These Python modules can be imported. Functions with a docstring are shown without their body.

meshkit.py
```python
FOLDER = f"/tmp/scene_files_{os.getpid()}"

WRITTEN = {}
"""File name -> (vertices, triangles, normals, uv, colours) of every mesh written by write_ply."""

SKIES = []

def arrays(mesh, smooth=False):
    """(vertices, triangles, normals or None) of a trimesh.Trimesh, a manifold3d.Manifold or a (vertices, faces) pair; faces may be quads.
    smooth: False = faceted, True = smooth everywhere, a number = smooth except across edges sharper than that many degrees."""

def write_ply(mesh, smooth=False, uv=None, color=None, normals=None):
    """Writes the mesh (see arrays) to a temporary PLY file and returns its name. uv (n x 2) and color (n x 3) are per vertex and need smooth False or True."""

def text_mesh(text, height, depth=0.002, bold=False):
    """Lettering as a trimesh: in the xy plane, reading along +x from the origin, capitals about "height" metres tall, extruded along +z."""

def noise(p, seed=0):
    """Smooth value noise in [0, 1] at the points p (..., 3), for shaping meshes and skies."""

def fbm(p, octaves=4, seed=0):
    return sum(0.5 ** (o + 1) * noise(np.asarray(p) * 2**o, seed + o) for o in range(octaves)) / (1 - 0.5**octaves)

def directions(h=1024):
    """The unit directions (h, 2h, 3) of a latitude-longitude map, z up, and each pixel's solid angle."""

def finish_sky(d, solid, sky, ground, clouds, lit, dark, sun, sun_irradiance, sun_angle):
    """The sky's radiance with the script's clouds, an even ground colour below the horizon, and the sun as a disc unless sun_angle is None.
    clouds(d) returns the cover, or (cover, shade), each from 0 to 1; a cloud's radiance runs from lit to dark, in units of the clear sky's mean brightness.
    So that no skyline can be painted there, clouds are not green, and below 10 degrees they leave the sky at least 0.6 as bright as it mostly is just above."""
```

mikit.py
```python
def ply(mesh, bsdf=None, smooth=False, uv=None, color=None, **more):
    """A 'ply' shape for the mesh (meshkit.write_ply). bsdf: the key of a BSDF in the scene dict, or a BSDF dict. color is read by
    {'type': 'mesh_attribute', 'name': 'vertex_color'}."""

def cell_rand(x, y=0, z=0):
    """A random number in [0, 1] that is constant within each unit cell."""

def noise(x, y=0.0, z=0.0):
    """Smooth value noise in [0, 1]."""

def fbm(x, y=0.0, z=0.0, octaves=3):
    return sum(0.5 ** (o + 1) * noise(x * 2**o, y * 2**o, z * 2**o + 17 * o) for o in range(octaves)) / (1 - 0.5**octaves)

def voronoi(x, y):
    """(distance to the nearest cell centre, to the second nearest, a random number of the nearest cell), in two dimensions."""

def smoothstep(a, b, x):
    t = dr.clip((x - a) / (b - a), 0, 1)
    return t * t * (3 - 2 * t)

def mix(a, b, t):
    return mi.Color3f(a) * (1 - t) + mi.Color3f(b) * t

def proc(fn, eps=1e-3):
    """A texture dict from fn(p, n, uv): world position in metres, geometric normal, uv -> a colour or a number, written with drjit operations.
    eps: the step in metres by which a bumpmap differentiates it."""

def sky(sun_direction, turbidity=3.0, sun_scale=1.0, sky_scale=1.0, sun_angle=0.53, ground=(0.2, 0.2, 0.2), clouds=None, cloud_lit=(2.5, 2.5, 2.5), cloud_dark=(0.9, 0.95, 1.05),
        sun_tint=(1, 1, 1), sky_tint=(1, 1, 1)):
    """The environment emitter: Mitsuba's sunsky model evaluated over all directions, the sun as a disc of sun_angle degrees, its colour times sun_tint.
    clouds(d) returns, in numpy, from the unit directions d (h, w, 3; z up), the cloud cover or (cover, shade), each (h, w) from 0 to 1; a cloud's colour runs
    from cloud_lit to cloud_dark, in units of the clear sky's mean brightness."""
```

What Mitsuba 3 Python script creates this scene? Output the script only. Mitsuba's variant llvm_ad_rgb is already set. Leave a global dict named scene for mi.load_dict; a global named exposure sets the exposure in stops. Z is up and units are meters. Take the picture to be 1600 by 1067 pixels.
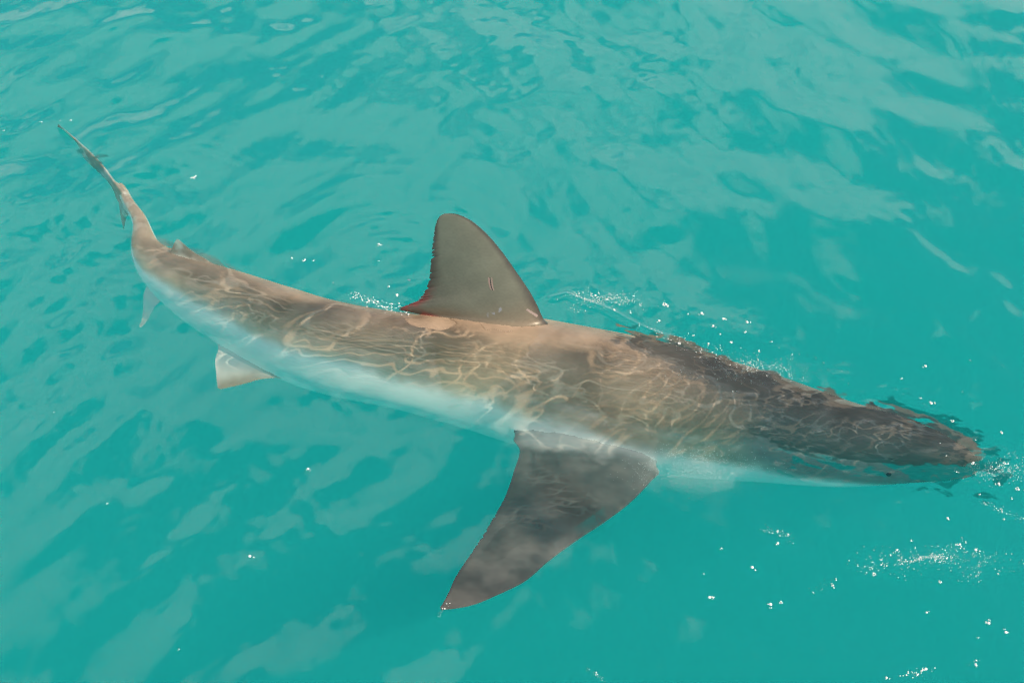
import math, random
import numpy as np
import trimesh
import manifold3d as m3
from scipy.interpolate import CubicSpline, PchipInterpolator
import drjit as dr
import mitsuba as mi
import mikit, meshkit

T = mi.ScalarTransform4f
rng = np.random.default_rng(7)
scene, labels = {}, {}

# ---------------------------------------------------------------- camera, sky, exposure
PITCH, CAM_H = math.radians(40.0), 3.2
CAM = np.array([0.0, -CAM_H / math.tan(PITCH), CAM_H])
scene['camera'] = {'type': 'perspective', 'fov': 38.0, 'fov_axis': 'x', 'near_clip': 0.05, 'far_clip': 500.0,
                   'to_world': T().look_at(origin=CAM.tolist(), target=[0, 0, 0], up=[0, 0, 1])}
SUN = np.array([0.50, -0.42, 0.76])
exposure = 1.3


def clouds(d):
    z = np.maximum(d[..., 2], 0.04)
    q = np.stack([d[..., 0] / (z + 0.25) * 2.1, d[..., 1] / (z + 0.25) * 2.1, np.zeros_like(z) + 3.7], -1)
    f = meshkit.fbm(q, 5, seed=11)
    cover = np.clip((f - 0.455) / 0.11, 0, 1)
    cover = cover * cover * (3 - 2 * cover)
    shade = np.clip((meshkit.fbm(q * 1.7 + 9, 3, seed=5) - 0.35) * 1.6, 0, 1) * 0.5
    return cover * np.clip(1.15 - np.exp(-((d @ (SUN / np.linalg.norm(SUN)) - 1) / 0.02) ** 2 * 0 + -((1 - d @ (SUN / np.linalg.norm(SUN))) / 0.03)), 0, 1), shade


scene['sky'] = mikit.sky(SUN.tolist(), turbidity=3, clouds=clouds, cloud_lit=(3.4, 3.4, 3.4), ground=(0.03, 0.2, 0.18))

# ---------------------------------------------------------------- water: one closed body with a rippled top
WATER_SIGMA, WATER_ALBEDO = 0.30, (0.04, 0.803, 0.806)
scene['turbid_sea'] = {'type': 'homogeneous', 'albedo': {'type': 'rgb', 'value': list(WATER_ALBEDO)},
                       'sigma_t': WATER_SIGMA, 'phase': {'type': 'isotropic'}}


def bell(x, y, cx, cy, sx, sy, rot):
    c, s = math.cos(rot), math.sin(rot)
    u, v = (x - cx) * c + (y - cy) * s, (y - cy) * c - (x - cx) * s
    return dr.exp(-0.5 * (dr.square(u / sx) + dr.square(v / sy)))


def sun_block_weight(p, n, uv):
    """Added noise mask: blocks sun except along light lines, darkens head, bends view."""
    x, y = p.x, p.y
    c, s = math.cos(-0.25), math.sin(-0.25)
    u, w = x * c + y * s, y * c - x * s
    a = mikit.fbm(x * 6, y * 6, 2.0) - 0.5
    b = mikit.fbm(x * 6, y * 6, 7.0) - 0.5
    wu, ww = u + 0.10 * a, w + 0.10 * b
    n1 = mikit.fbm(wu * 5 + 3, ww * 10, 4.0, 2)
    n2 = mikit.fbm(wu * 12, ww * 17 + 5, 5.0, 3)
    n3 = mikit.fbm(wu * 10, ww * 5 + 5, 6.0, 2)
    open1 = 1 - mikit.smoothstep(0.008, 0.032, dr.abs(n1 - 0.5))
    fine = 1 - mikit.smoothstep(0.010, 0.045, dr.abs(mikit.fbm(wu * 16, ww * 30, 31.0, 2) - 0.5))
    open2 = (1 - mikit.smoothstep(0.010, 0.044, dr.abs(n2 - 0.5))) * mikit.smoothstep(0.52, 0.66, mikit.noise(u * 5, w * 8, 8.0))
    open3 = (1 - mikit.smoothstep(0.008, 0.028, dr.abs(n3 - 0.5))) * mikit.smoothstep(0.15, 0.4, x)
    turn = w * 30 + 4.0 * mikit.noise(u * 4, w * 3, 21.0) + 2.4 * mikit.noise(u * 9, w * 8, 22.0) + 0.8 * mikit.noise(u * 25, w * 25, 24.0)
    light_line = dr.abs(turn - dr.floor(turn) - 0.5)             # long parallel light lines let through behind and below the fin
    open4 = 0.8 * (1 - mikit.smoothstep(0.04, 0.15, light_line)) * mikit.smoothstep(0.54, 0.70, mikit.noise(u * 3.5, w * 9, 23.0)) * (1 - mikit.smoothstep(0.1, 0.35, x))
    gap = dr.maximum(dr.maximum(open1, open4), dr.maximum(open2, open3))
    # added shreds block sun and bend view: far back, head and tail tip
    strip = bell(x, y, 0.67, -0.128, 0.24, 0.045, -0.55)
    head = bell(x, y, 1.16, -0.488, 0.34, 0.130, -0.20) * mikit.smoothstep(0.60, 0.95, x + 0.3 * a) * (1 - mikit.smoothstep(1.46, 1.60, x + 0.2 * b))
    tail = bell(x, y, -1.68, 1.17, 0.12, 0.05, -0.75)
    shred = 0.6 * (mikit.fbm(wu * 18, ww * 44, 1.0) - 0.5) + 0.5 * (mikit.fbm(wu * 7, ww * 15, 3.0) - 0.5)
    torn = mikit.smoothstep(0.34, 0.40, shred + 0.78 * head + 0.95 * strip + 0.25 * tail) * mikit.smoothstep(0.12, 0.25, head + strip + tail)
    torn = torn * (1 - 0.8 * fine * mikit.smoothstep(0.35, 0.7, mikit.noise(u * 9, w * 12, 12.0)))
    flank = dr.maximum(bell(x, y, 0.45, -0.24, 0.42, 0.145, -0.25), bell(x, y, -0.45, 0.05, 0.48, 0.085, -0.30))
    flank = dr.maximum(flank, bell(x, y, -1.1, 0.40, 0.26, 0.055, -0.6))
    flank = dr.maximum(flank, 0.55 * bell(x, y, 0.16, -0.70, 0.085, 0.20, 0.62))
    flank = mikit.smoothstep(0.25, 0.60, flank + 0.15 * a)
    web = flank * 0.68 * (1 - gap) * (0.6 + 0.8 * mikit.noise(u * 4, w * 6, 3.0))  # sun held back on the flank except in the gaps, which draw light lines
    return dr.clip(dr.maximum(0.93 * torn, web), 0, 1)


scene['water_surface'] = {'type': 'blendbsdf', 'weight': mikit.proc(sun_block_weight),
                          'open': {'type': 'thindielectric', 'int_ior': 1.33, 'ext_ior': 1.0},
                          'steep': {'type': 'dielectric', 'int_ior': 1.33, 'ext_ior': 1.0}}  # this share stops direct sun, leaving the drawn light lines below


def gauss(x, y, cx, cy, sx, sy=None, rot=0.0):
    c, s = math.cos(rot), math.sin(rot)
    u, v = (x - cx) * c + (y - cy) * s, -(x - cx) * s + (y - cy) * c
    return np.exp(-0.5 * ((u / sx) ** 2 + (v / (sy or sx)) ** 2))


def nz(x, y, f, seed, z=0.0, fy=None):
    return meshkit.noise(np.stack([x * f, y * (fy or f), np.full_like(x, z + 0.37)], -1), seed) - 0.5


def fb(x, y, f, seed, octaves=3, fy=None):
    return meshkit.fbm(np.stack([x * f, y * (fy or f), np.full_like(x, 0.37)], -1), octaves, seed) - 0.5


def wave_height(x, y):
    r = np.random.default_rng(21)
    wx, wy = x + 0.18 * fb(x, y, 1.5, 31), 0.66 * y + 0.16 * fb(x, y, 1.5, 32)
    h = np.zeros_like(x)
    # the shark's own swell runs off to both sides: crests slant one way on the left, the other way on the right
    w_r = 1 / (1 + np.exp(-(x - 0.2 + 0.3 * y) * 2.2))
    for side, ang, wgt in ((0, 2.05, 1 - w_r), (1, 0.75, w_r)):
        g = np.zeros_like(x)
        for lam, n, k0 in ((0.9, 3, 0.8), (0.5, 5, 0.95), (0.30, 7, 1.0), (0.18, 7, 0.65)):
            for _ in range(n):
                a = r.normal(ang, 0.55)
                k = 2 * math.pi / (lam * r.uniform(0.75, 1.3))
                ph = k * (wx * math.cos(a) + wy * math.sin(a)) + r.uniform(0, 6.28)
                g += 0.034 / k * k0 * r.uniform(0.6, 1.3) * np.sin(ph + 0.35 * np.sin(ph))
        h += wgt * g
    # small ripples in drifting patches
    for lam, n, k0, f0, sd in ((0.12, 7, 0.022, 1.6, 43), (0.065, 7, 0.012, 2.1, 46), (0.035, 6, 0.009, 2.6, 47)):
        patch = np.clip(0.40 + 4.0 * fb(x, y, f0, sd), 0.08, 1.5)
        g = np.zeros_like(x)
        vx, vy = wx + 0.04 * fb(x, y, 5, sd + 100), wy + 0.04 * fb(x, y, 5, sd + 101)
        for _ in range(n):
            a = r.uniform(0, 3.14)
            k = 2 * math.pi / (lam * r.uniform(0.75, 1.3))
            g += k0 / k * np.sin(k * (vx * math.cos(a) + vy * math.sin(a)) + r.uniform(0, 6.28))
        h += patch * g
    # choppy water thrown up along the head and in the wake of the fin
    head = np.clip(gauss(x, y, 1.18, -0.46, 0.36, 0.17, -0.28) + 0.45 * gauss(x, y, 0.6, -0.35, 0.25, 0.14, -0.3), 0, 1)
    q = np.sqrt((fb(x + 0.02 * y, y, 22, 51, 3)) ** 2 + 0.0025)
    h += head * (-0.024 * q + 0.013 * fb(x, y, 11, 53, 2) + 0.0075 * fb(x, y, 26, 58, 2, 40))
    # the lip of water that the back pushes aside, ahead of the fin
    lip = np.array([(0.140, 0.222), (0.189, 0.240), (0.243, 0.203), (0.318, 0.160), (0.371, 0.114), (0.433, 0.062), (0.520, 0.010)])
    d = np.full_like(x, 9.0)
    for (ax, ay), (bx, by) in zip(lip[:-1], lip[1:]):
        t = np.clip(((x - ax) * (bx - ax) + (y - ay) * (by - ay)) / ((bx - ax) ** 2 + (by - ay) ** 2), 0, 1)
        d = np.minimum(d, np.hypot(x - ax - t * (bx - ax), y - ay - t * (by - ay)))
    h += 0.022 * np.exp(-(d / 0.013) ** 2) * (0.6 + fb(x, y, 14, 57, 2))
    wake = gauss(x, y, 0.5, 0.18, 0.28, 0.10, -0.35)
    h += wake * 0.010 * fb(x, y, 17, 55, 3)
    # fine rings spreading from fin, back and pectoral tip
    for cx, cy, lam, reach, amp in ((-0.40, 0.14, 0.035, 0.20, 0.0008), (0.13, 0.10, 0.045, 0.20, 0.0007), (-0.3, -0.05, 0.05, 0.3, 0.0007), (-1.40, 0.80, 0.06, 0.45, 0.0010), (-0.42, 0.45, 0.075, 0.5, 0.0011)):
        d = np.sqrt((x - cx) ** 2 + (y - cy) ** 2) + 0.07 * fb(x, y, 5, 61)
        h += amp * np.sin(2 * math.pi * d / lam) * np.exp(-(d / reach) ** 2) * np.clip(0.5 + 3 * fb(x, y, 6, 62), 0, 1)
    return h


def graded(a, b, step, far):
    inner = np.arange(a, b + step / 2, step)
    out, s = [], step
    x = 0.0
    while x < far:
        s *= 1.16
        x += s
        out.append(x)
    out = np.array(out)
    return np.concatenate([a - out[::-1], inner, b + out])


def water_mesh():
    gx, gy = graded(-2.5, 2.5, 0.0075, 60.0), graded(-1.6, 2.7, 0.0075, 60.0)
    X, Y = np.meshgrid(gx, gy)
    Z = wave_height(X, Y)
    Z *= np.clip(1.2 - np.maximum(np.abs(X), np.abs(Y)) / 14.0, 0, 1)
    ny, nx = X.shape
    top = np.stack([X, Y, Z], -1).reshape(-1, 3)
    i = np.arange(ny * nx).reshape(ny, nx)
    a, b, c, d = i[:-1, :-1].ravel(), i[:-1, 1:].ravel(), i[1:, 1:].ravel(), i[1:, :-1].ravel()
    f = [np.stack([a, b, c], 1), np.stack([a, c, d], 1)]
    rim = np.concatenate([i[0, :-1], i[:-1, -1], i[-1, :0:-1], i[:0:-1, 0]])
    n0 = len(top)
    low = top[rim].copy()
    low[:, 2] = -14.0
    m = len(rim)
    j = np.arange(m)
    k = (j + 1) % m
    f += [np.stack([rim[j], n0 + j, n0 + k], 1), np.stack([rim[j], n0 + k, rim[k]], 1), np.stack([n0 + k, n0 + j, np.full(m, n0 + m)], 1)]
    v = np.vstack([top, low, [[0, 0, -14.0]]])
    f = np.vstack(f)
    hy, hx = np.gradient(Z, gy, gx)
    nrm = np.vstack([np.stack([-hx, -hy, np.ones_like(hx)], -1).reshape(-1, 3), np.tile([0, 0, -1.0], (m + 1, 1))])
    nrm /= np.linalg.norm(nrm, axis=1, keepdims=True)
    return v, f, nrm


v, f, nrm = water_mesh()
scene['sea_water'] = {'type': 'ply', 'filename': meshkit.write_ply((v, f), False, None, None, normals=nrm), 'face_normals': False,
                      'bsdf': {'type': 'ref', 'id': 'water_surface'}, 'interior': {'type': 'ref', 'id': 'turbid_sea'}}
labels['sea_water'] = {'label': 'turquoise rippled sea water around the shark', 'kind': 'structure'}

# ---------------------------------------------------------------- shark skin
V3 = mi.Color3f


def skin_colour(p, n, uv):
    v = uv.y
    edge = dr.clip(0.60 - 0.14 * p.x, 0.50, 0.74) - 0.12 * mikit.smoothstep(0.55, 1.0, p.x) - 0.25 * mikit.smoothstep(1.05, 1.30, p.x)            # countershading: how far down the dark back reaches
    wob = (mikit.fbm(p.x * 5, p.y * 5, p.z * 5) - 0.5) * 0.16 + (mikit.noise(p.x * 40, p.y * 40, p.z * 40) - 0.5) * 0.03
    back = mikit.smoothstep(edge - 0.11, edge + 0.09, v + wob)
    head = mikit.smoothstep(0.45, 0.95, p.x + 0.25 * (mikit.noise(p.x * 6, p.y * 6, p.z * 6) - 0.5))
    ridge = mikit.smoothstep(0.80, 1.0, v)
    brown = mikit.mix(V3(0.54, 0.385, 0.265), V3(0.25, 0.232, 0.205), head)
    brown = mikit.mix(brown, V3(0.20, 0.165, 0.13), ridge * 0.45)
    mott = mikit.fbm(p.x * 16, p.y * 16, p.z * 16)
    brown = brown * (0.66 + 0.68 * mott)
    olive = mikit.smoothstep(0.0, 0.16, v + wob - edge + 0.10) * (1 - mikit.smoothstep(0.10, 0.24, v + wob - edge + 0.04))
    belly = mikit.mix(V3(0.86, 0.86, 0.83), V3(0.42, 0.41, 0.31), olive * 0.7)
    belly = belly * (0.92 + 0.16 * mikit.fbm(p.x * 9, p.y * 9, p.z * 9))
    pale = mikit.smoothstep(-1.36, -1.50, p.x) * mikit.smoothstep(0.40, 0.62, mikit.fbm(p.x * 22, p.y * 22, p.z * 22))
    return mikit.mix(mikit.mix(belly, brown, back), V3(0.60, 0.55, 0.46), pale * 0.8)


def dorsal_colour(p, n, uv):
    u, v = uv.x, uv.y
    m = mikit.fbm(p.x * 14, p.y * 14, p.z * 14)
    base = mikit.mix(V3(0.25, 0.19, 0.13), V3(0.20, 0.195, 0.15), mikit.smoothstep(0.10, 0.38, v + 0.1 * m)) * (0.80 + 0.40 * m)
    base = base * (0.93 + 0.14 * mikit.noise(p.x * 160, p.y * 160, p.z * 160))
    lead = 1 - mikit.smoothstep(0.0, 0.09, u + 0.02 * m)
    trail = mikit.smoothstep(0.80, 1.0, u + 0.16 * (m - 0.5))
    base = base * (1 - 0.28 * mikit.smoothstep(0.42, 0.80, u + 0.2 * (m - 0.5)) * (1 - mikit.smoothstep(0.45, 0.85, v)))  # lower rear darkened: shade on the fin put into its colour
    base = mikit.mix(base, V3(0.05, 0.042, 0.04), lead * 0.85)
    base = mikit.mix(base, V3(0.07, 0.05, 0.042), trail * 0.8)
    red = mikit.smoothstep(0.80, 0.97, u) * mikit.smoothstep(0.10, 0.18, v) * (1 - mikit.smoothstep(0.38, 0.58, v)) * mikit.smoothstep(0.30, 0.5, mikit.fbm(p.x * 30, p.z * 30, 3.0))
    base = mikit.mix(base, V3(0.26, 0.05, 0.042), red * 0.8)
    # healed scratches: a pair of pale pink lines and a grey scuff low on the fin
    w = 0.006 * (mikit.noise(p.z * 60, 4.0) - 0.5)

    def scratch(x0, z0, x1, z1, wid):
        dx, dz = x1 - x0, z1 - z0
        t = dr.clip(((p.x - x0) * dx + (p.z - z0) * dz) / (dx * dx + dz * dz), 0, 1)
        d = dr.sqrt(dr.square(p.x - x0 - t * dx + w) + dr.square(p.z - z0 - t * dz + w))
        return 1 - mikit.smoothstep(wid * 0.5, wid, d)

    base = mikit.mix(base, V3(0.42, 0.27, 0.24), dr.maximum(scratch(-0.080, 0.165, -0.070, 0.125, 0.004), scratch(-0.070, 0.165, -0.063, 0.122, 0.003)) * 0.9)
    base = mikit.mix(base, V3(0.04, 0.03, 0.03), scratch(-0.076, 0.165, -0.067, 0.122, 0.0025) * 0.8)
    base = mikit.mix(base, V3(0.30, 0.30, 0.32), scratch(-0.075, 0.03, -0.045, 0.055, 0.014) * mikit.smoothstep(0.45, 0.6, mikit.fbm(p.x * 55, p.z * 55, 1.0)))
    base = mikit.mix(base, V3(0.48, 0.36, 0.33), scratch(0.052, 0.052, 0.083, 0.025, 0.005) * 0.8)
    return base


def dark_fin_colour(p, n, uv):
    m = mikit.fbm(p.x * 10, p.y * 10, p.z * 10)
    base = mikit.mix(V3(0.055, 0.055, 0.052), V3(0.122, 0.115, 0.104), mikit.smoothstep(0.30, 0.72, m)) * (0.75 + 0.5 * mikit.fbm(p.x * 34, p.y * 34, p.z * 34))
    base = mikit.mix(V3(0.50, 0.50, 0.47), base, mikit.smoothstep(0.09, 0.21, uv.y + 0.22 * (m - 0.5)))
    base = mikit.mix(base, V3(0.05, 0.045, 0.04), mikit.smoothstep(0.9, 1.0, uv.x) * 0.7)
    under = mikit.smoothstep(-0.2, -0.6, n.z)
    return mikit.mix(base, V3(0.6, 0.6, 0.56), under)


def pale_fin_colour(p, n, uv):
    m = mikit.fbm(p.x * 14, p.y * 14, p.z * 14)
    return mikit.mix(V3(0.68, 0.68, 0.63), V3(0.25, 0.20, 0.13), mikit.smoothstep(0.25, 0.75, uv.y + 0.3 * (m - 0.5) - 0.4 * uv.x))


def tail_colour(p, n, uv):
    m = mikit.fbm(p.x * 18, p.y * 18, p.z * 18)
    return mikit.mix(V3(0.34, 0.28, 0.21), V3(0.66, 0.62, 0.54), mikit.smoothstep(0.40, 0.72, m))


def white_fin_colour(p, n, uv):
    return mikit.mix(V3(0.78, 0.78, 0.74), V3(0.50, 0.47, 0.38), mikit.smoothstep(0.5, 1.0, uv.y) * 0.6)


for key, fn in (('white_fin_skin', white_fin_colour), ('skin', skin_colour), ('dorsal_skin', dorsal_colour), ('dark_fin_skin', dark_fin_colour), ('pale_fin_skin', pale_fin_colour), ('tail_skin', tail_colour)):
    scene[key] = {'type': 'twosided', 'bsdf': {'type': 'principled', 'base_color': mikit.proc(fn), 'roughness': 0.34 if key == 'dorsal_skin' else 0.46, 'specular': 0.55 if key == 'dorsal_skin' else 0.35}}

# ---------------------------------------------------------------- shark shape
# stations along the spine: centre and half height of the trunk, snout first
ST = np.array([
    [1.480, -0.462, -0.130, 0.008], [1.470, -0.457, -0.132, 0.026], [1.400, -0.420, -0.144, 0.064], [1.286, -0.362, -0.162, 0.101], [1.091, -0.290, -0.194, 0.143],
    [0.838, -0.173, -0.228, 0.190], [0.618, -0.088, -0.250, 0.224], [0.389, -0.005, -0.262, 0.246], [0.089, 0.075, -0.247, 0.244],
    [-0.189, 0.098, -0.205, 0.208], [-0.459, 0.146, -0.192, 0.182], [-0.758, 0.280, -0.218, 0.183], [-0.958, 0.403, -0.217, 0.165],
    [-1.151, 0.524, -0.209, 0.137], [-1.278, 0.614, -0.195, 0.108], [-1.388, 0.735, -0.172, 0.070], [-1.440, 0.890, -0.138, 0.034], [-1.505, 1.000, -0.128, 0.026], [-1.541, 1.080, -0.125, 0.022], [-1.570, 1.125, -0.115, 0.010]])
s_in = np.concatenate([[0], np.cumsum(np.linalg.norm(np.diff(ST[:, :3], axis=0), axis=1))])
spine, radius = CubicSpline(s_in, ST[:, :3]), PchipInterpolator(s_in, ST[:, 3])
LENGTH = s_in[-1]


def frame(s):
    t = spine(s, 1)
    t /= np.linalg.norm(t, axis=-1, keepdims=True)
    side = np.cross(t, [0, 0, 1.0])
    side /= np.linalg.norm(side, axis=-1, keepdims=True)
    return t, side, np.cross(side, t)                     # side points towards the far flank


def make_trunk():
    n_s, n_a = 300, 88
    s = np.concatenate([np.linspace(0, 0.06, 14)[:-1] ** 1.0, np.linspace(0.06, LENGTH, n_s - 13)])
    th = np.linspace(0, 2 * math.pi, n_a, endpoint=False)
    c, b = spine(s), radius(s)
    _, side, up = frame(s)
    ct, st_ = np.cos(th), np.sin(th)
    q = s / LENGTH
    flat = np.interp(q, [0, 0.05, 0.2, 0.4, 0.75, 0.9, 1], [1.05, 1.0, 0.92, 0.84, 0.78, 0.85, 0.8])
    pe = np.interp(q, [0, 0.15, 0.4, 0.8, 1], [1.0, 0.95, 0.82, 0.85, 1.0])     # narrow, keeled back
    lat = np.sign(st_)[None] * np.abs(st_)[None] ** np.where(ct[None] > 0, 1 / pe[:, None], 0.93)
    lat = lat * (b * flat)[:, None]
    ver = (np.sign(ct) * np.abs(ct) ** 0.96)[None] * b[:, None]
    # five gill slits on each flank
    for k in range(5):
        s0 = 0.66 + 0.055 * k
        across = np.exp(-0.5 * ((s - s0)[:, None] / 0.008 - 0.3 * ct[None] / 0.25) ** 2)
        along = np.exp(-((ct[None] - 0.05) / 0.45) ** 4) * (np.abs(st_)[None] > 0.3)
        lat = lat * (1 - 0.012 * across * along)
    v = c[:, None] + lat[..., None] * side[:, None] + ver[..., None] * up[:, None]
    vv = np.broadcast_to((1 + ct[None]) / 2, v.shape[:2])
    uu = np.broadcast_to(q[:, None], v.shape[:2])
    P = np.concatenate([v, uu[..., None], vv[..., None]], -1).reshape(-1, 5)
    N = len(s)
    i = np.arange(N * n_a).reshape(N, n_a)
    j = np.roll(i, -1, 1)
    f = np.vstack([np.stack([i[:-1], i[1:], j[1:]], -1).reshape(-1, 3), np.stack([i[:-1], j[1:], j[:-1]], -1).reshape(-1, 3)])
    caps = []
    for r_, c_, flip in ((0, c[0], False), (N - 1, c[-1], True)):
        P = np.vstack([P, [*c_, q[r_], 0.5]])
        k = len(P) - 1
        tri = np.stack([np.full(n_a, k), i[r_], j[r_]], -1)
        caps.append(tri[:, ::-1] if flip else tri)
    return P, np.vstack([f] + caps)


def make_fin(lead, trail, normal, thick, n_span=70, n_chord=22, jag=0.0, seed=0, bend=0.0, flare=0.10):
    """A fin between a leading and a trailing edge, both from root to tip: a thin foil, thick at the root, with a ragged trailing edge."""
    r = np.random.default_rng(seed)
    lead, trail = np.array(lead, float), np.array(trail, float)

    def curve(p, n):
        d = np.concatenate([[0], np.cumsum(np.linalg.norm(np.diff(p, axis=0), axis=1))])
        return PchipInterpolator(d / d[-1], p)(np.linspace(0, 1, n))

    L, R = curve(lead, n_span), curve(trail, n_span)
    t = np.linspace(0, 1, n_span)
    chord = np.linalg.norm(R - L, axis=1)
    tear = np.zeros(n_span)
    if jag:
        k = np.abs(r.normal(0, 1, n_span)) ** 1.3 * (r.random(n_span) < 0.55)
        big = np.interp(t, np.linspace(0, 1, 9), r.uniform(0, 1, 9))
        tear = jag * k * (0.3 + 1.2 * big ** 2) * np.sin(math.pi * np.clip(t, 0.03, 0.97))
    unit = (R - L) / np.maximum(chord, 1e-6)[:, None]
    normal = np.array(normal, float) / np.linalg.norm(normal)
    c = 0.5 - 0.5 * np.cos(np.linspace(0, math.pi, n_chord))
    prof = np.sqrt(c) * (1 - c) * 2.2 + 0.06 * np.sin(math.pi * c)
    th = thick * (np.interp(t, [0, 1], [1, 0.16])) * (1 + 1.3 * np.exp(-t / flare)) * np.minimum(1, chord / chord.max() * 2)
    P = []
    for sgn in (1, -1):
        cc = c if sgn == 1 else c[::-1][1:-1]
        pp = prof if sgn == 1 else prof[::-1][1:-1]
        x = L[:, None] + (R - L)[:, None] * cc[None, :, None] - unit[:, None] * (tear[:, None] * cc[None] ** 8)[..., None]
        x = x + normal * (sgn * th[:, None] * pp[None] * 0.5 + bend * (cc[None] ** 2) * chord[:, None] * 0.5)[..., None]
        x[:, :, :] += normal * 1e-5 * sgn
        P.append(np.concatenate([x, np.broadcast_to(cc[None, :, None], x.shape[:2] + (1,)), np.broadcast_to(t[:, None, None], x.shape[:2] + (1,))], -1))
    P = np.concatenate(P, 1)
    ns, na = P.shape[:2]
    V = P.reshape(-1, 5)
    i = np.arange(ns * na).reshape(ns, na)
    j = np.roll(i, -1, 1)
    f = [np.stack([i[:-1], i[1:], j[1:]], -1).reshape(-1, 3), np.stack([i[:-1], j[1:], j[:-1]], -1).reshape(-1, 3)]
    for r_, flip in ((0, False), (ns - 1, True)):
        V = np.vstack([V, V[i[r_]].mean(0)])
        k = len(V) - 1
        tri = np.stack([np.full(na, k), i[r_], j[r_]], -1)
        f.append(tri[:, ::-1] if flip else tri)
    return V, np.vstack(f)


def solid(P, F):
    if trimesh.Trimesh(P[:, :3], F, process=False).volume < 0:
        F = F[:, ::-1]
    m = m3.Manifold(m3.Mesh(vert_properties=np.ascontiguousarray(P, np.float32), tri_verts=np.ascontiguousarray(F, np.uint32)))
    if m.status() != m3.Error.NoError or m.is_empty():
        raise RuntimeError(f'bad solid {m.status()}')
    return m.as_original()


def mirror_pt(p, s0):
    """The same point on the other flank, mirrored in the trunk's upright middle plane at spine length s0."""
    _, side, _ = frame(np.array([s0]))
    c = spine(s0)
    p = np.array(p, float)
    return p - 2 * ((p - c) @ side[0])[:, None] * side[0]


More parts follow.
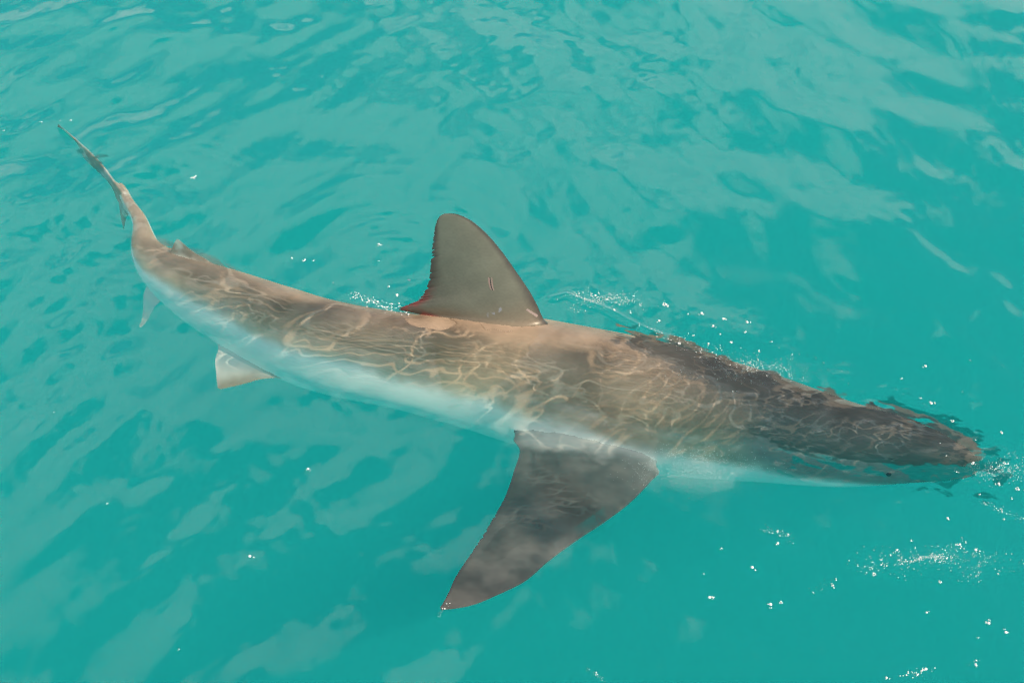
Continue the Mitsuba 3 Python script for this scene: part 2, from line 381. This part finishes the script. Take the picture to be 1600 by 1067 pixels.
DORSAL_L = [(0.14, 0.105, -0.06), (0.127, 0.110, -0.02), (0.109, 0.115, 0.008), (0.063, 0.129, 0.104), (0.013, 0.142, 0.187), (-0.042, 0.155, 0.272), (-0.095, 0.166, 0.337), (-0.149, 0.175, 0.380), (-0.193, 0.179, 0.395), (-0.222, 0.181, 0.393)]
DORSAL_T = [(-0.20, 0.125, -0.06), (-0.22, 0.129, -0.041), (-0.31, 0.135, -0.015), (-0.392, 0.144, 0.001), (-0.322, 0.145, 0.047), (-0.295, 0.149, 0.089), (-0.280, 0.154, 0.140), (-0.274, 0.160, 0.197), (-0.265, 0.169, 0.270), (-0.250, 0.178, 0.355), (-0.237, 0.181, 0.383)]
PEC_L = [(0.47, -0.10, -0.33), (0.489, -0.308, -0.30), (0.453, -0.388, -0.27), (0.377, -0.512, -0.24), (0.289, -0.624, -0.21), (0.195, -0.731, -0.18), (0.105, -0.852, -0.14), (0.037, -0.961, -0.10), (-0.036, -1.034, -0.07), (-0.116, -1.101, -0.04), (-0.169, -1.130, -0.02), (-0.195, -1.140, -0.012)]
PEC_T = [(0.06, 0.0, -0.33), (0.0, -0.139, -0.30), (0.026, -0.239, -0.27), (0.006, -0.368, -0.24), (-0.020, -0.505, -0.21), (-0.063, -0.644, -0.18), (-0.106, -0.781, -0.14), (-0.135, -0.880, -0.10), (-0.164, -0.972, -0.07), (-0.177, -1.046, -0.04), (-0.189, -1.100, -0.02), (-0.199, -1.131, -0.012)]
PEL_L = [(-0.72, 0.27, -0.30), (-0.753, 0.175, -0.31), (-0.845, 0.169, -0.32), (-0.906, 0.178, -0.33), (-0.983, 0.172, -0.35), (-1.045, 0.163, -0.36)]
PEL_T = [(-0.98, 0.42, -0.28), (-1.053, 0.365, -0.29), (-1.088, 0.371, -0.31), (-1.082, 0.297, -0.33), (-1.067, 0.214, -0.35), (-1.057, 0.170, -0.36)]
SD_L = [(-1.04, 0.50, -0.14), (-1.065, 0.518, -0.103), (-1.099, 0.537, -0.067), (-1.160, 0.566, -0.052), (-1.200, 0.587, -0.029), (-1.221, 0.598, -0.014)]
SD_T = [(-1.22, 0.585, -0.16), (-1.282, 0.614, -0.120), (-1.297, 0.624, -0.105), (-1.276, 0.616, -0.091), (-1.255, 0.610, -0.057), (-1.232, 0.603, -0.020)]
AN_L = [(-1.29, 0.640, -0.24), (-1.315, 0.605, -0.30), (-1.350, 0.591, -0.32), (-1.375, 0.592, -0.36), (-1.402, 0.585, -0.40), (-1.422, 0.583, -0.42)]
AN_T = [(-1.36, 0.70, -0.22), (-1.395, 0.680, -0.28), (-1.409, 0.650, -0.32), (-1.411, 0.625, -0.36), (-1.420, 0.605, -0.40), (-1.430, 0.590, -0.42)]
# the tail fin stands upright along the last of the spine, bent away from the camera
CAU_L = [(-1.47, 0.94, -0.14), (-1.500, 1.000, -0.11), (-1.550, 1.070, -0.085), (-1.610, 1.140, -0.060), (-1.680, 1.215, -0.030), (-1.750, 1.285, -0.005), (-1.825, 1.355, 0.012)]
CAU_T = [(-1.54, 1.06, -0.19), (-1.580, 1.130, -0.20), (-1.620, 1.180, -0.180), (-1.670, 1.230, -0.150), (-1.730, 1.290, -0.105), (-1.780, 1.335, -0.050), (-1.830, 1.362, -0.004)]
CAU_L, CAU_T = ([(x + 0.010 * math.sin(9.0 * y / 0.11 + k), y + 0.008 * math.cos(8.0 * x / 0.12), z) for x, y, z in c] for k, c in ((0.0, CAU_L), (0.4, CAU_T)))
CLO_L = [(-1.47, 0.94, -0.13), (-1.500, 0.985, -0.17), (-1.540, 1.060, -0.24), (-1.575, 1.130, -0.32), (-1.600, 1.180, -0.39)]
CLO_T = [(-1.54, 1.06, -0.12), (-1.575, 1.120, -0.17), (-1.590, 1.150, -0.24), (-1.600, 1.172, -0.32), (-1.606, 1.190, -0.39)]

PEC_ROOT, PEL_ROOT = 1.30, 2.45
s_near = np.linspace(0, LENGTH, 800)


def s_at(x):
    return float(np.interp(-x, -spine(s_near)[:, 0], s_near))


def far_fin(pts, x0, drop):
    q = mirror_pt(pts, s_at(x0))
    _, side, _ = frame(np.array([s_at(x0)]))
    out = np.maximum((q - spine(s_at(x0))) @ side[0] - 0.12, 0)
    q = q - 0.6 * out[:, None] * side[0]                   # drawn in: the far fin hangs steeply down
    q[:, 2] -= drop * out
    return q


FINS = [  # name, bsdf, solids
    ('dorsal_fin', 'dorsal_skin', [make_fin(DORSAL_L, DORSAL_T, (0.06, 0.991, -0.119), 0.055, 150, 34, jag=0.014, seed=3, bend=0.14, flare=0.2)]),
    ('pectoral_fin', 'dark_fin_skin', [make_fin(PEC_L, PEC_T, (0.05, 0.25, 1.0), 0.045, 130, 26, jag=0.0015, seed=4, bend=-0.02)]),
    ('pectoral_fin', 'dark_fin_skin', [make_fin(far_fin(PEC_L, 0.25, 0.9), far_fin(PEC_T, 0.25, 0.9), (0.05, 0.7, 0.7), 0.045, 70, 20, jag=0.006, seed=5)]),
    ('pelvic_fin', 'pale_fin_skin', [make_fin(PEL_L, PEL_T, (0.05, 0.3, 1.0), 0.02, 50, 18, jag=0.002, seed=6)]),
    ('pelvic_fin', 'pale_fin_skin', [make_fin(far_fin(PEL_L, -0.9, 0.5), far_fin(PEL_T, -0.9, 0.5), (0.05, 0.5, 1.0), 0.02, 40, 16, seed=7)]),
    ('second_dorsal_fin', 'tail_skin', [make_fin(SD_L, SD_T, (0.418, 0.904, -0.09), 0.020, 50, 18, jag=0.002, seed=8)]),
    ('anal_fin', 'white_fin_skin', [make_fin(AN_L, AN_T, (0.8, 0.6, 0.1), 0.012, 40, 16, seed=9)]),
    ('caudal_fin', 'tail_skin', [make_fin(CAU_L, CAU_T, (0.75, 0.66, 0.0), 0.030, 70, 18, jag=0.010, seed=10), make_fin(CLO_L, CLO_T, (0.86, 0.5, 0.0), 0.024, 50, 16, jag=0.003, seed=12)]),
]


def build_shark():
    trunk = solid(*make_trunk())
    owner = {trunk.original_id(): -1}
    whole = trunk
    for k, (_, _, parts) in enumerate(FINS):
        for P, F in parts:
            m = solid(P, F)
            owner[m.original_id()] = k
            whole = whole + m
    out = whole.to_mesh()
    P, F = np.array(out.vert_properties, float), np.array(out.tri_verts, int)
    own = np.zeros(len(F), int)
    runs = list(out.run_index) if out.run_index[-1] == 3 * len(F) else list(out.run_index) + [3 * len(F)]
    for a, b, oid in zip(runs[:-1], runs[1:], out.run_original_id):
        own[a // 3:b // 3] = owner.get(int(oid), -1)
    # weld by position for smoothing and normals
    _, first, weld = np.unique(np.round(P[:, :3], 6), axis=0, return_index=True, return_inverse=True)
    weld = weld.ravel()
    W, FW = P[first, :3].copy(), weld[F]
    ok = (FW[:, 0] != FW[:, 1]) & (FW[:, 1] != FW[:, 2]) & (FW[:, 0] != FW[:, 2])
    F, FW, own = F[ok], FW[ok], own[ok]
    lo, hi = np.full(len(W), 99), np.full(len(W), -99)
    for k in range(3):
        np.minimum.at(lo, FW[:, k], own)
        np.maximum.at(hi, FW[:, k], own)
    seam = W[(lo != hi)]
    from scipy.spatial import cKDTree
    from scipy.sparse import coo_matrix
    near = cKDTree(seam).query(W)[0]
    wgt = np.clip(1 - near / 0.06, 0, 1)[:, None]
    e = np.vstack([FW[:, [0, 1]], FW[:, [1, 2]], FW[:, [2, 0]]])
    A = coo_matrix((np.ones(2 * len(e)), (np.r_[e[:, 0], e[:, 1]], np.r_[e[:, 1], e[:, 0]])), shape=(len(W),) * 2).tocsr()
    A.data[:] = 1
    deg = np.maximum(np.asarray(A.sum(1)), 1)
    for _ in range(26):
        W += 0.5 * wgt * ((A @ W) / deg - W)
    # the loose wet folds of the head, and slight unevenness of the hide everywhere
    nrm = np.zeros_like(W)
    fn = np.cross(W[FW[:, 1]] - W[FW[:, 0]], W[FW[:, 2]] - W[FW[:, 0]])
    for k in range(3):
        np.add.at(nrm, FW[:, k], fn)
    nrm /= np.linalg.norm(nrm, axis=1, keepdims=True) + 1e-20
    V = W[weld]
    N = nrm[weld]
    names = {}
    for k in [-1] + list(range(len(FINS))):
        sel = F[own == k]
        used, inv = np.unique(sel, return_inverse=True)
        f = inv.reshape(-1, 3)
        base, bsdf = ('body', 'skin') if k < 0 else FINS[k][:2]
        n_ = names.get(base, 0)
        names[base] = n_ + 1
        key = f'shark__{base}' + (f'_{n_:03d}' if n_ else '')
        path = meshkit.write_ply((V[used], f), False, P[used, 3:5], None, normals=N[used])
        scene[key] = {'type': 'ply', 'filename': path, 'face_normals': False, 'bsdf': {'type': 'ref', 'id': bsdf}}


build_shark()
eye = trimesh.creation.icosphere(subdivisions=2, radius=0.009)
scene['eye_black'] = {'type': 'principled', 'base_color': {'type': 'rgb', 'value': [0.01, 0.01, 0.01]}, 'roughness': 0.1}
for k, sgn in enumerate((-1, 1)):
    s_e = 0.27
    c_, (_, side_, up_) = spine(s_e), frame(np.array([s_e]))
    pos = c_ + sgn * side_[0] * radius(s_e) * 0.95 + up_[0] * radius(s_e) * -0.08
    scene['shark__eye' + ('_001' if k else '')] = mikit.ply(eye, 'eye_black', smooth=True, to_world=T().translate(pos.tolist()))
labels['shark'] = {'label': 'large bronze grey shark swimming at the surface with its dorsal fin out of the water', 'category': 'shark'}
labels['shark__dorsal_fin'] = {'label': 'tall dorsal fin standing clear of the water with a ragged reddish rear edge'}
labels['shark__pectoral_fin'] = {'label': 'broad dark pectoral fin spread towards the viewer'}
labels['shark__pelvic_fin'] = {'label': 'small white and tan pelvic fin under the pale belly'}


# ---------------------------------------------------------------- bubbles and foam on the water
scene['foam_white'] = {'type': 'principled', 'base_color': {'type': 'rgb', 'value': [0.86, 0.88, 0.87]}, 'roughness': 0.25, 'specular': 0.8}


def bead(x, y, z, r, sub=1):
    m = trimesh.creation.icosphere(subdivisions=sub, radius=r)
    m.vertices = m.vertices * [1, 1, 0.8] + [x, y, z]
    return m


def bubble_mesh(seed):
    """One bubble: a bright dome with a few tiny ones clinging round it."""
    r = np.random.default_rng(seed)
    parts = [bead(0, 0, 0.0004, 0.0034, 2)]
    a0 = r.uniform(0, 6.28)
    for k in range(r.integers(1, 7)):
        a, d = a0 + r.uniform(0, 3.4), r.uniform(0.0042, 0.0095)
        parts.append(bead(d * math.cos(a), d * math.sin(a), 0, r.uniform(0.0009, 0.0021)))
    return trimesh.util.concatenate(parts)


BUBBLES = [mikit.ply(bubble_mesh(100 + k), 'foam_white', smooth=True) for k in range(8)]
SPOTS = {  # place name in the label -> spots on the water
    'beside the tall dorsal fin': [(-0.794, 0.485), (-0.745, 0.472), (-0.712, 0.462), (-0.484, 0.555), (-0.478, 0.549), (-0.477, 0.459), (-0.43, 0.30), (-0.36, 0.33), (-0.63, 0.33), (-0.40, 0.25)],
    'by the tail': [(-1.233, 0.98), (-1.226, 0.976), (-1.222, 0.985), (-1.912, 1.39), (-1.84, 1.405), (-1.80, 1.415), (-1.22, 0.99), (-2.05, 1.33)],
    'in the wake beside the back': [(0.278, 0.247), (0.289, 0.238), (0.30, 0.252), (0.33, 0.22), (0.36, 0.20), (0.405, 0.148), (0.44, 0.19), (0.529, 0.183), (0.535, 0.176), (0.60, 0.13), (0.648, 0.142), (0.719, 0.114), (0.788, 0.045), (0.555, -0.022), (0.61, 0.02), (0.655, -0.02), (0.70, 0.03), (0.73, -0.01), (0.76, -0.04), (0.82, -0.05), (0.87, 0.0), (0.50, 0.10), (0.47, 0.05), (0.80, 0.10), (0.93, -0.06), (0.68, 0.07), (0.35, 0.16), (0.42, 0.24)],
    'in front of the snout': [(1.329, -0.483), (1.335, -0.54), (1.35, -0.609), (1.508, -0.103), (1.313, -0.276), (1.392, -0.381), (1.36, -0.12), (1.44, -0.47), (1.53, -0.44), (1.27, -0.18), (1.41, -0.57), (1.465, -0.66), (1.52, -0.68), (1.49, -0.72), (1.40, -0.70), (1.56, -0.76), (1.34, -0.30), (1.45, -0.25)],
    'on open water at lower right': [(0.772, -0.858), (0.765, -0.908), (0.80, -0.87), (1.05, -0.975), (1.078, -0.957), (1.10, -0.94), (1.15, -0.90), (1.29, -0.908), (1.33, -0.93), (1.445, -0.807), (1.02, -1.02), (0.98, -0.993), (0.839, -1.087), (0.745, -1.121), (0.715, -1.13), (0.542, -1.017), (0.55, -1.10), (0.988, -1.378), (1.086, -1.351), (1.10, -1.345), (1.233, -1.34), (1.30, -1.20), (1.34, -1.23), (1.26, -1.25), (1.20, -1.06), (1.37, -1.02), (0.90, -1.06), (0.68, -1.00), (1.14, -1.16), (1.42, -1.13), (0.60, -0.93), (1.28, -0.80)],
    'on open water at lower left': [(-0.894, -1.287), (-0.62, -0.60), (-1.2, -0.75), (-0.75, -0.95), (-1.45, -0.35)],
}
ORDINAL = ('first second third fourth fifth sixth seventh eighth ninth tenth eleventh twelfth thirteenth fourteenth fifteenth sixteenth seventeenth eighteenth nineteenth twentieth '
           'twenty-first twenty-second twenty-third twenty-fourth twenty-fifth twenty-sixth twenty-seventh twenty-eighth twenty-ninth thirtieth thirty-first thirty-second thirty-third').split()
n_b = 0
for place, spots in SPOTS.items():
    for rank, (x, y) in enumerate(sorted(spots)):
        key = 'bubble' + (f'_{n_b:03d}' if n_b else '')
        z = float(wave_height(np.array([x]), np.array([y]))[0])
        size = float(0.5 + 1.0 * rng.random() ** 1.6)
        scene[key] = {**BUBBLES[n_b % 8], 'to_world': T().translate([x, y, z]).rotate([0, 0, 1], float(rng.uniform(0, 360))).scale(size)}
        labels[key] = {'label': f'{"large" if size > 1.1 else "small" if size < 0.7 else "bright"} air bubble, {ORDINAL[rank]} from the left of those floating {place}', 'category': 'bubble', 'group': f'air bubbles floating {place}'}
        n_b += 1


def foam(key, path, n, spread, label, seed, size=(0.0005, 0.0026)):
    r = np.random.default_rng(seed)
    path = np.array(path, float)
    parts = []
    d = np.concatenate([[0], np.cumsum(np.linalg.norm(np.diff(path, axis=0), axis=1))])
    clumps = r.uniform(0, d[-1], max(3, n // 9))
    for _ in range(n):
        t = np.clip(r.choice(clumps) + r.normal(0, 0.012), 0, d[-1])
        x, y = np.interp(t, d, path[:, 0]) + r.normal(0, spread), np.interp(t, d, path[:, 1]) + r.normal(0, spread)
        z = float(wave_height(np.array([x]), np.array([y]))[0])
        parts.append(bead(x, y, z, size[0] + (size[1] - size[0]) * r.random() ** 3.0))
    scene[key] = mikit.ply(trimesh.util.concatenate(parts), 'foam_white', smooth=True)
    labels[key] = {'label': label, 'category': 'foam', 'kind': 'stuff'}


foam('foam_patch', [(-0.56, 0.262), (-0.50, 0.222), (-0.44, 0.190), (-0.36, 0.162)], 200, 0.013, 'sparkling white froth trailing behind the tall dorsal fin', 1, (0.0006, 0.0036))
foam('foam_patch_001', [(0.189, 0.244), (0.25, 0.235), (0.31, 0.235), (0.40, 0.19)], 140, 0.018, 'white froth at the start of the wake ahead of the dorsal fin', 2)
foam('foam_patch_002', [(0.45, 0.06), (0.62, -0.05), (0.767, -0.10), (0.86, -0.18)], 260, 0.020, 'scattered white froth along the far side of the back', 3)
foam('foam_patch_003', [(1.445, -0.59), (1.51, -0.575)], 70, 0.010, 'oval raft of white froth just in front of the snout', 4)
foam('foam_patch_004', [(1.40, -0.735), (1.44, -0.765), (1.50, -0.80)], 60, 0.008, 'line of white froth right of the snout tip', 5)
foam('foam_patch_005', [(1.14, -0.97), (1.193, -0.976), (1.25, -0.955), (1.30, -0.90)], 120, 0.013, 'largest raft of white froth at lower right', 6)
foam('foam_patch_006', [(0.20, -1.34), (0.24, -1.38)], 22, 0.006, 'small streak of white froth at the bottom edge of the water', 7)
foam('foam_patch_007', [(-0.205, -1.175), (-0.178, -1.122)], 24, 0.004, 'white splash at the tip of the pectoral fin', 8)


def bubble_cloud(key, centre, spread, n, label, seed, size=(0.0003, 0.0010)):
    """Fine air bubbles stirred into the top of the water."""
    r = np.random.default_rng(seed)
    base = trimesh.creation.icosphere(subdivisions=0, radius=1.0)
    q = r.normal(0, 1, (n, 3)) * spread + centre
    q += 0.05 * (np.stack([meshkit.noise(q * 14, 3), meshkit.noise(q * 14, 4), meshkit.noise(q * 14, 5)], -1) - 0.5)
    q[:, 2] = np.minimum(q[:, 2], wave_height(q[:, 0], q[:, 1]) - 0.002)
    s = size[0] + (size[1] - size[0]) * r.random(n) ** 4
    vv = (base.vertices[None] * s[:, None, None] + q[:, None]).reshape(-1, 3)
    ff = (base.faces[None] + (np.arange(n) * len(base.vertices))[:, None, None]).reshape(-1, 3)
    scene[key] = mikit.ply((vv, ff), 'foam_white', smooth=True)
    labels[key] = {'label': label, 'category': 'foam', 'kind': 'stuff'}


bubble_cloud('foam_patch_008', np.array([0.57, -0.56, -0.05]), np.array([0.08, 0.035, 0.022]), 11000, 'pale cloud of fine bubbles in the water before the root of the pectoral fin', 31)
foam('foam_patch_009', [(1.38, -1.02), (1.45, -0.99), (1.52, -0.98)], 60, 0.012, 'froth at the right edge of the water below the snout', 9)
foam('foam_patch_010', [(0.73, -0.86), (0.78, -0.85), (0.80, -0.89)], 40, 0.010, 'small cluster of froth between the pectoral fin and the lower right corner', 10)
foam('foam_patch_011', [(1.06, -0.99), (0.98, -1.01), (0.85, -1.08), (0.72, -1.12)], 50, 0.012, 'thin trail of froth leading left from the largest raft', 11)
foam('foam_patch_012', [(1.02, -1.37), (1.12, -1.35), (1.24, -1.33)], 46, 0.008, 'froth near the bottom right corner', 12)

for k, (c, sp, n, text) in enumerate((((1.50, -0.60, -0.004), (0.05, 0.03, 0.006), 700, 'thin scatter of fine bubbles round the tip of the snout'),
                                      ((0.80, -0.13, -0.003), (0.10, 0.035, 0.004), 1100, 'fine bubbles drifting off the far side of the head'),
                                      ((1.21, -0.965, -0.003), (0.09, 0.030, 0.004), 800, 'fine bubbles round the largest raft of froth at lower right'),
                                      ((0.33, 0.215, -0.003), (0.07, 0.020, 0.003), 600, 'fine bubbles in the wake just ahead of the dorsal fin'))):
    bubble_cloud(f'foam_patch_{13 + k:03d}', np.array(c), np.array(sp), int(1.3 * n), text, 41 + k, (0.0003, 0.0022))
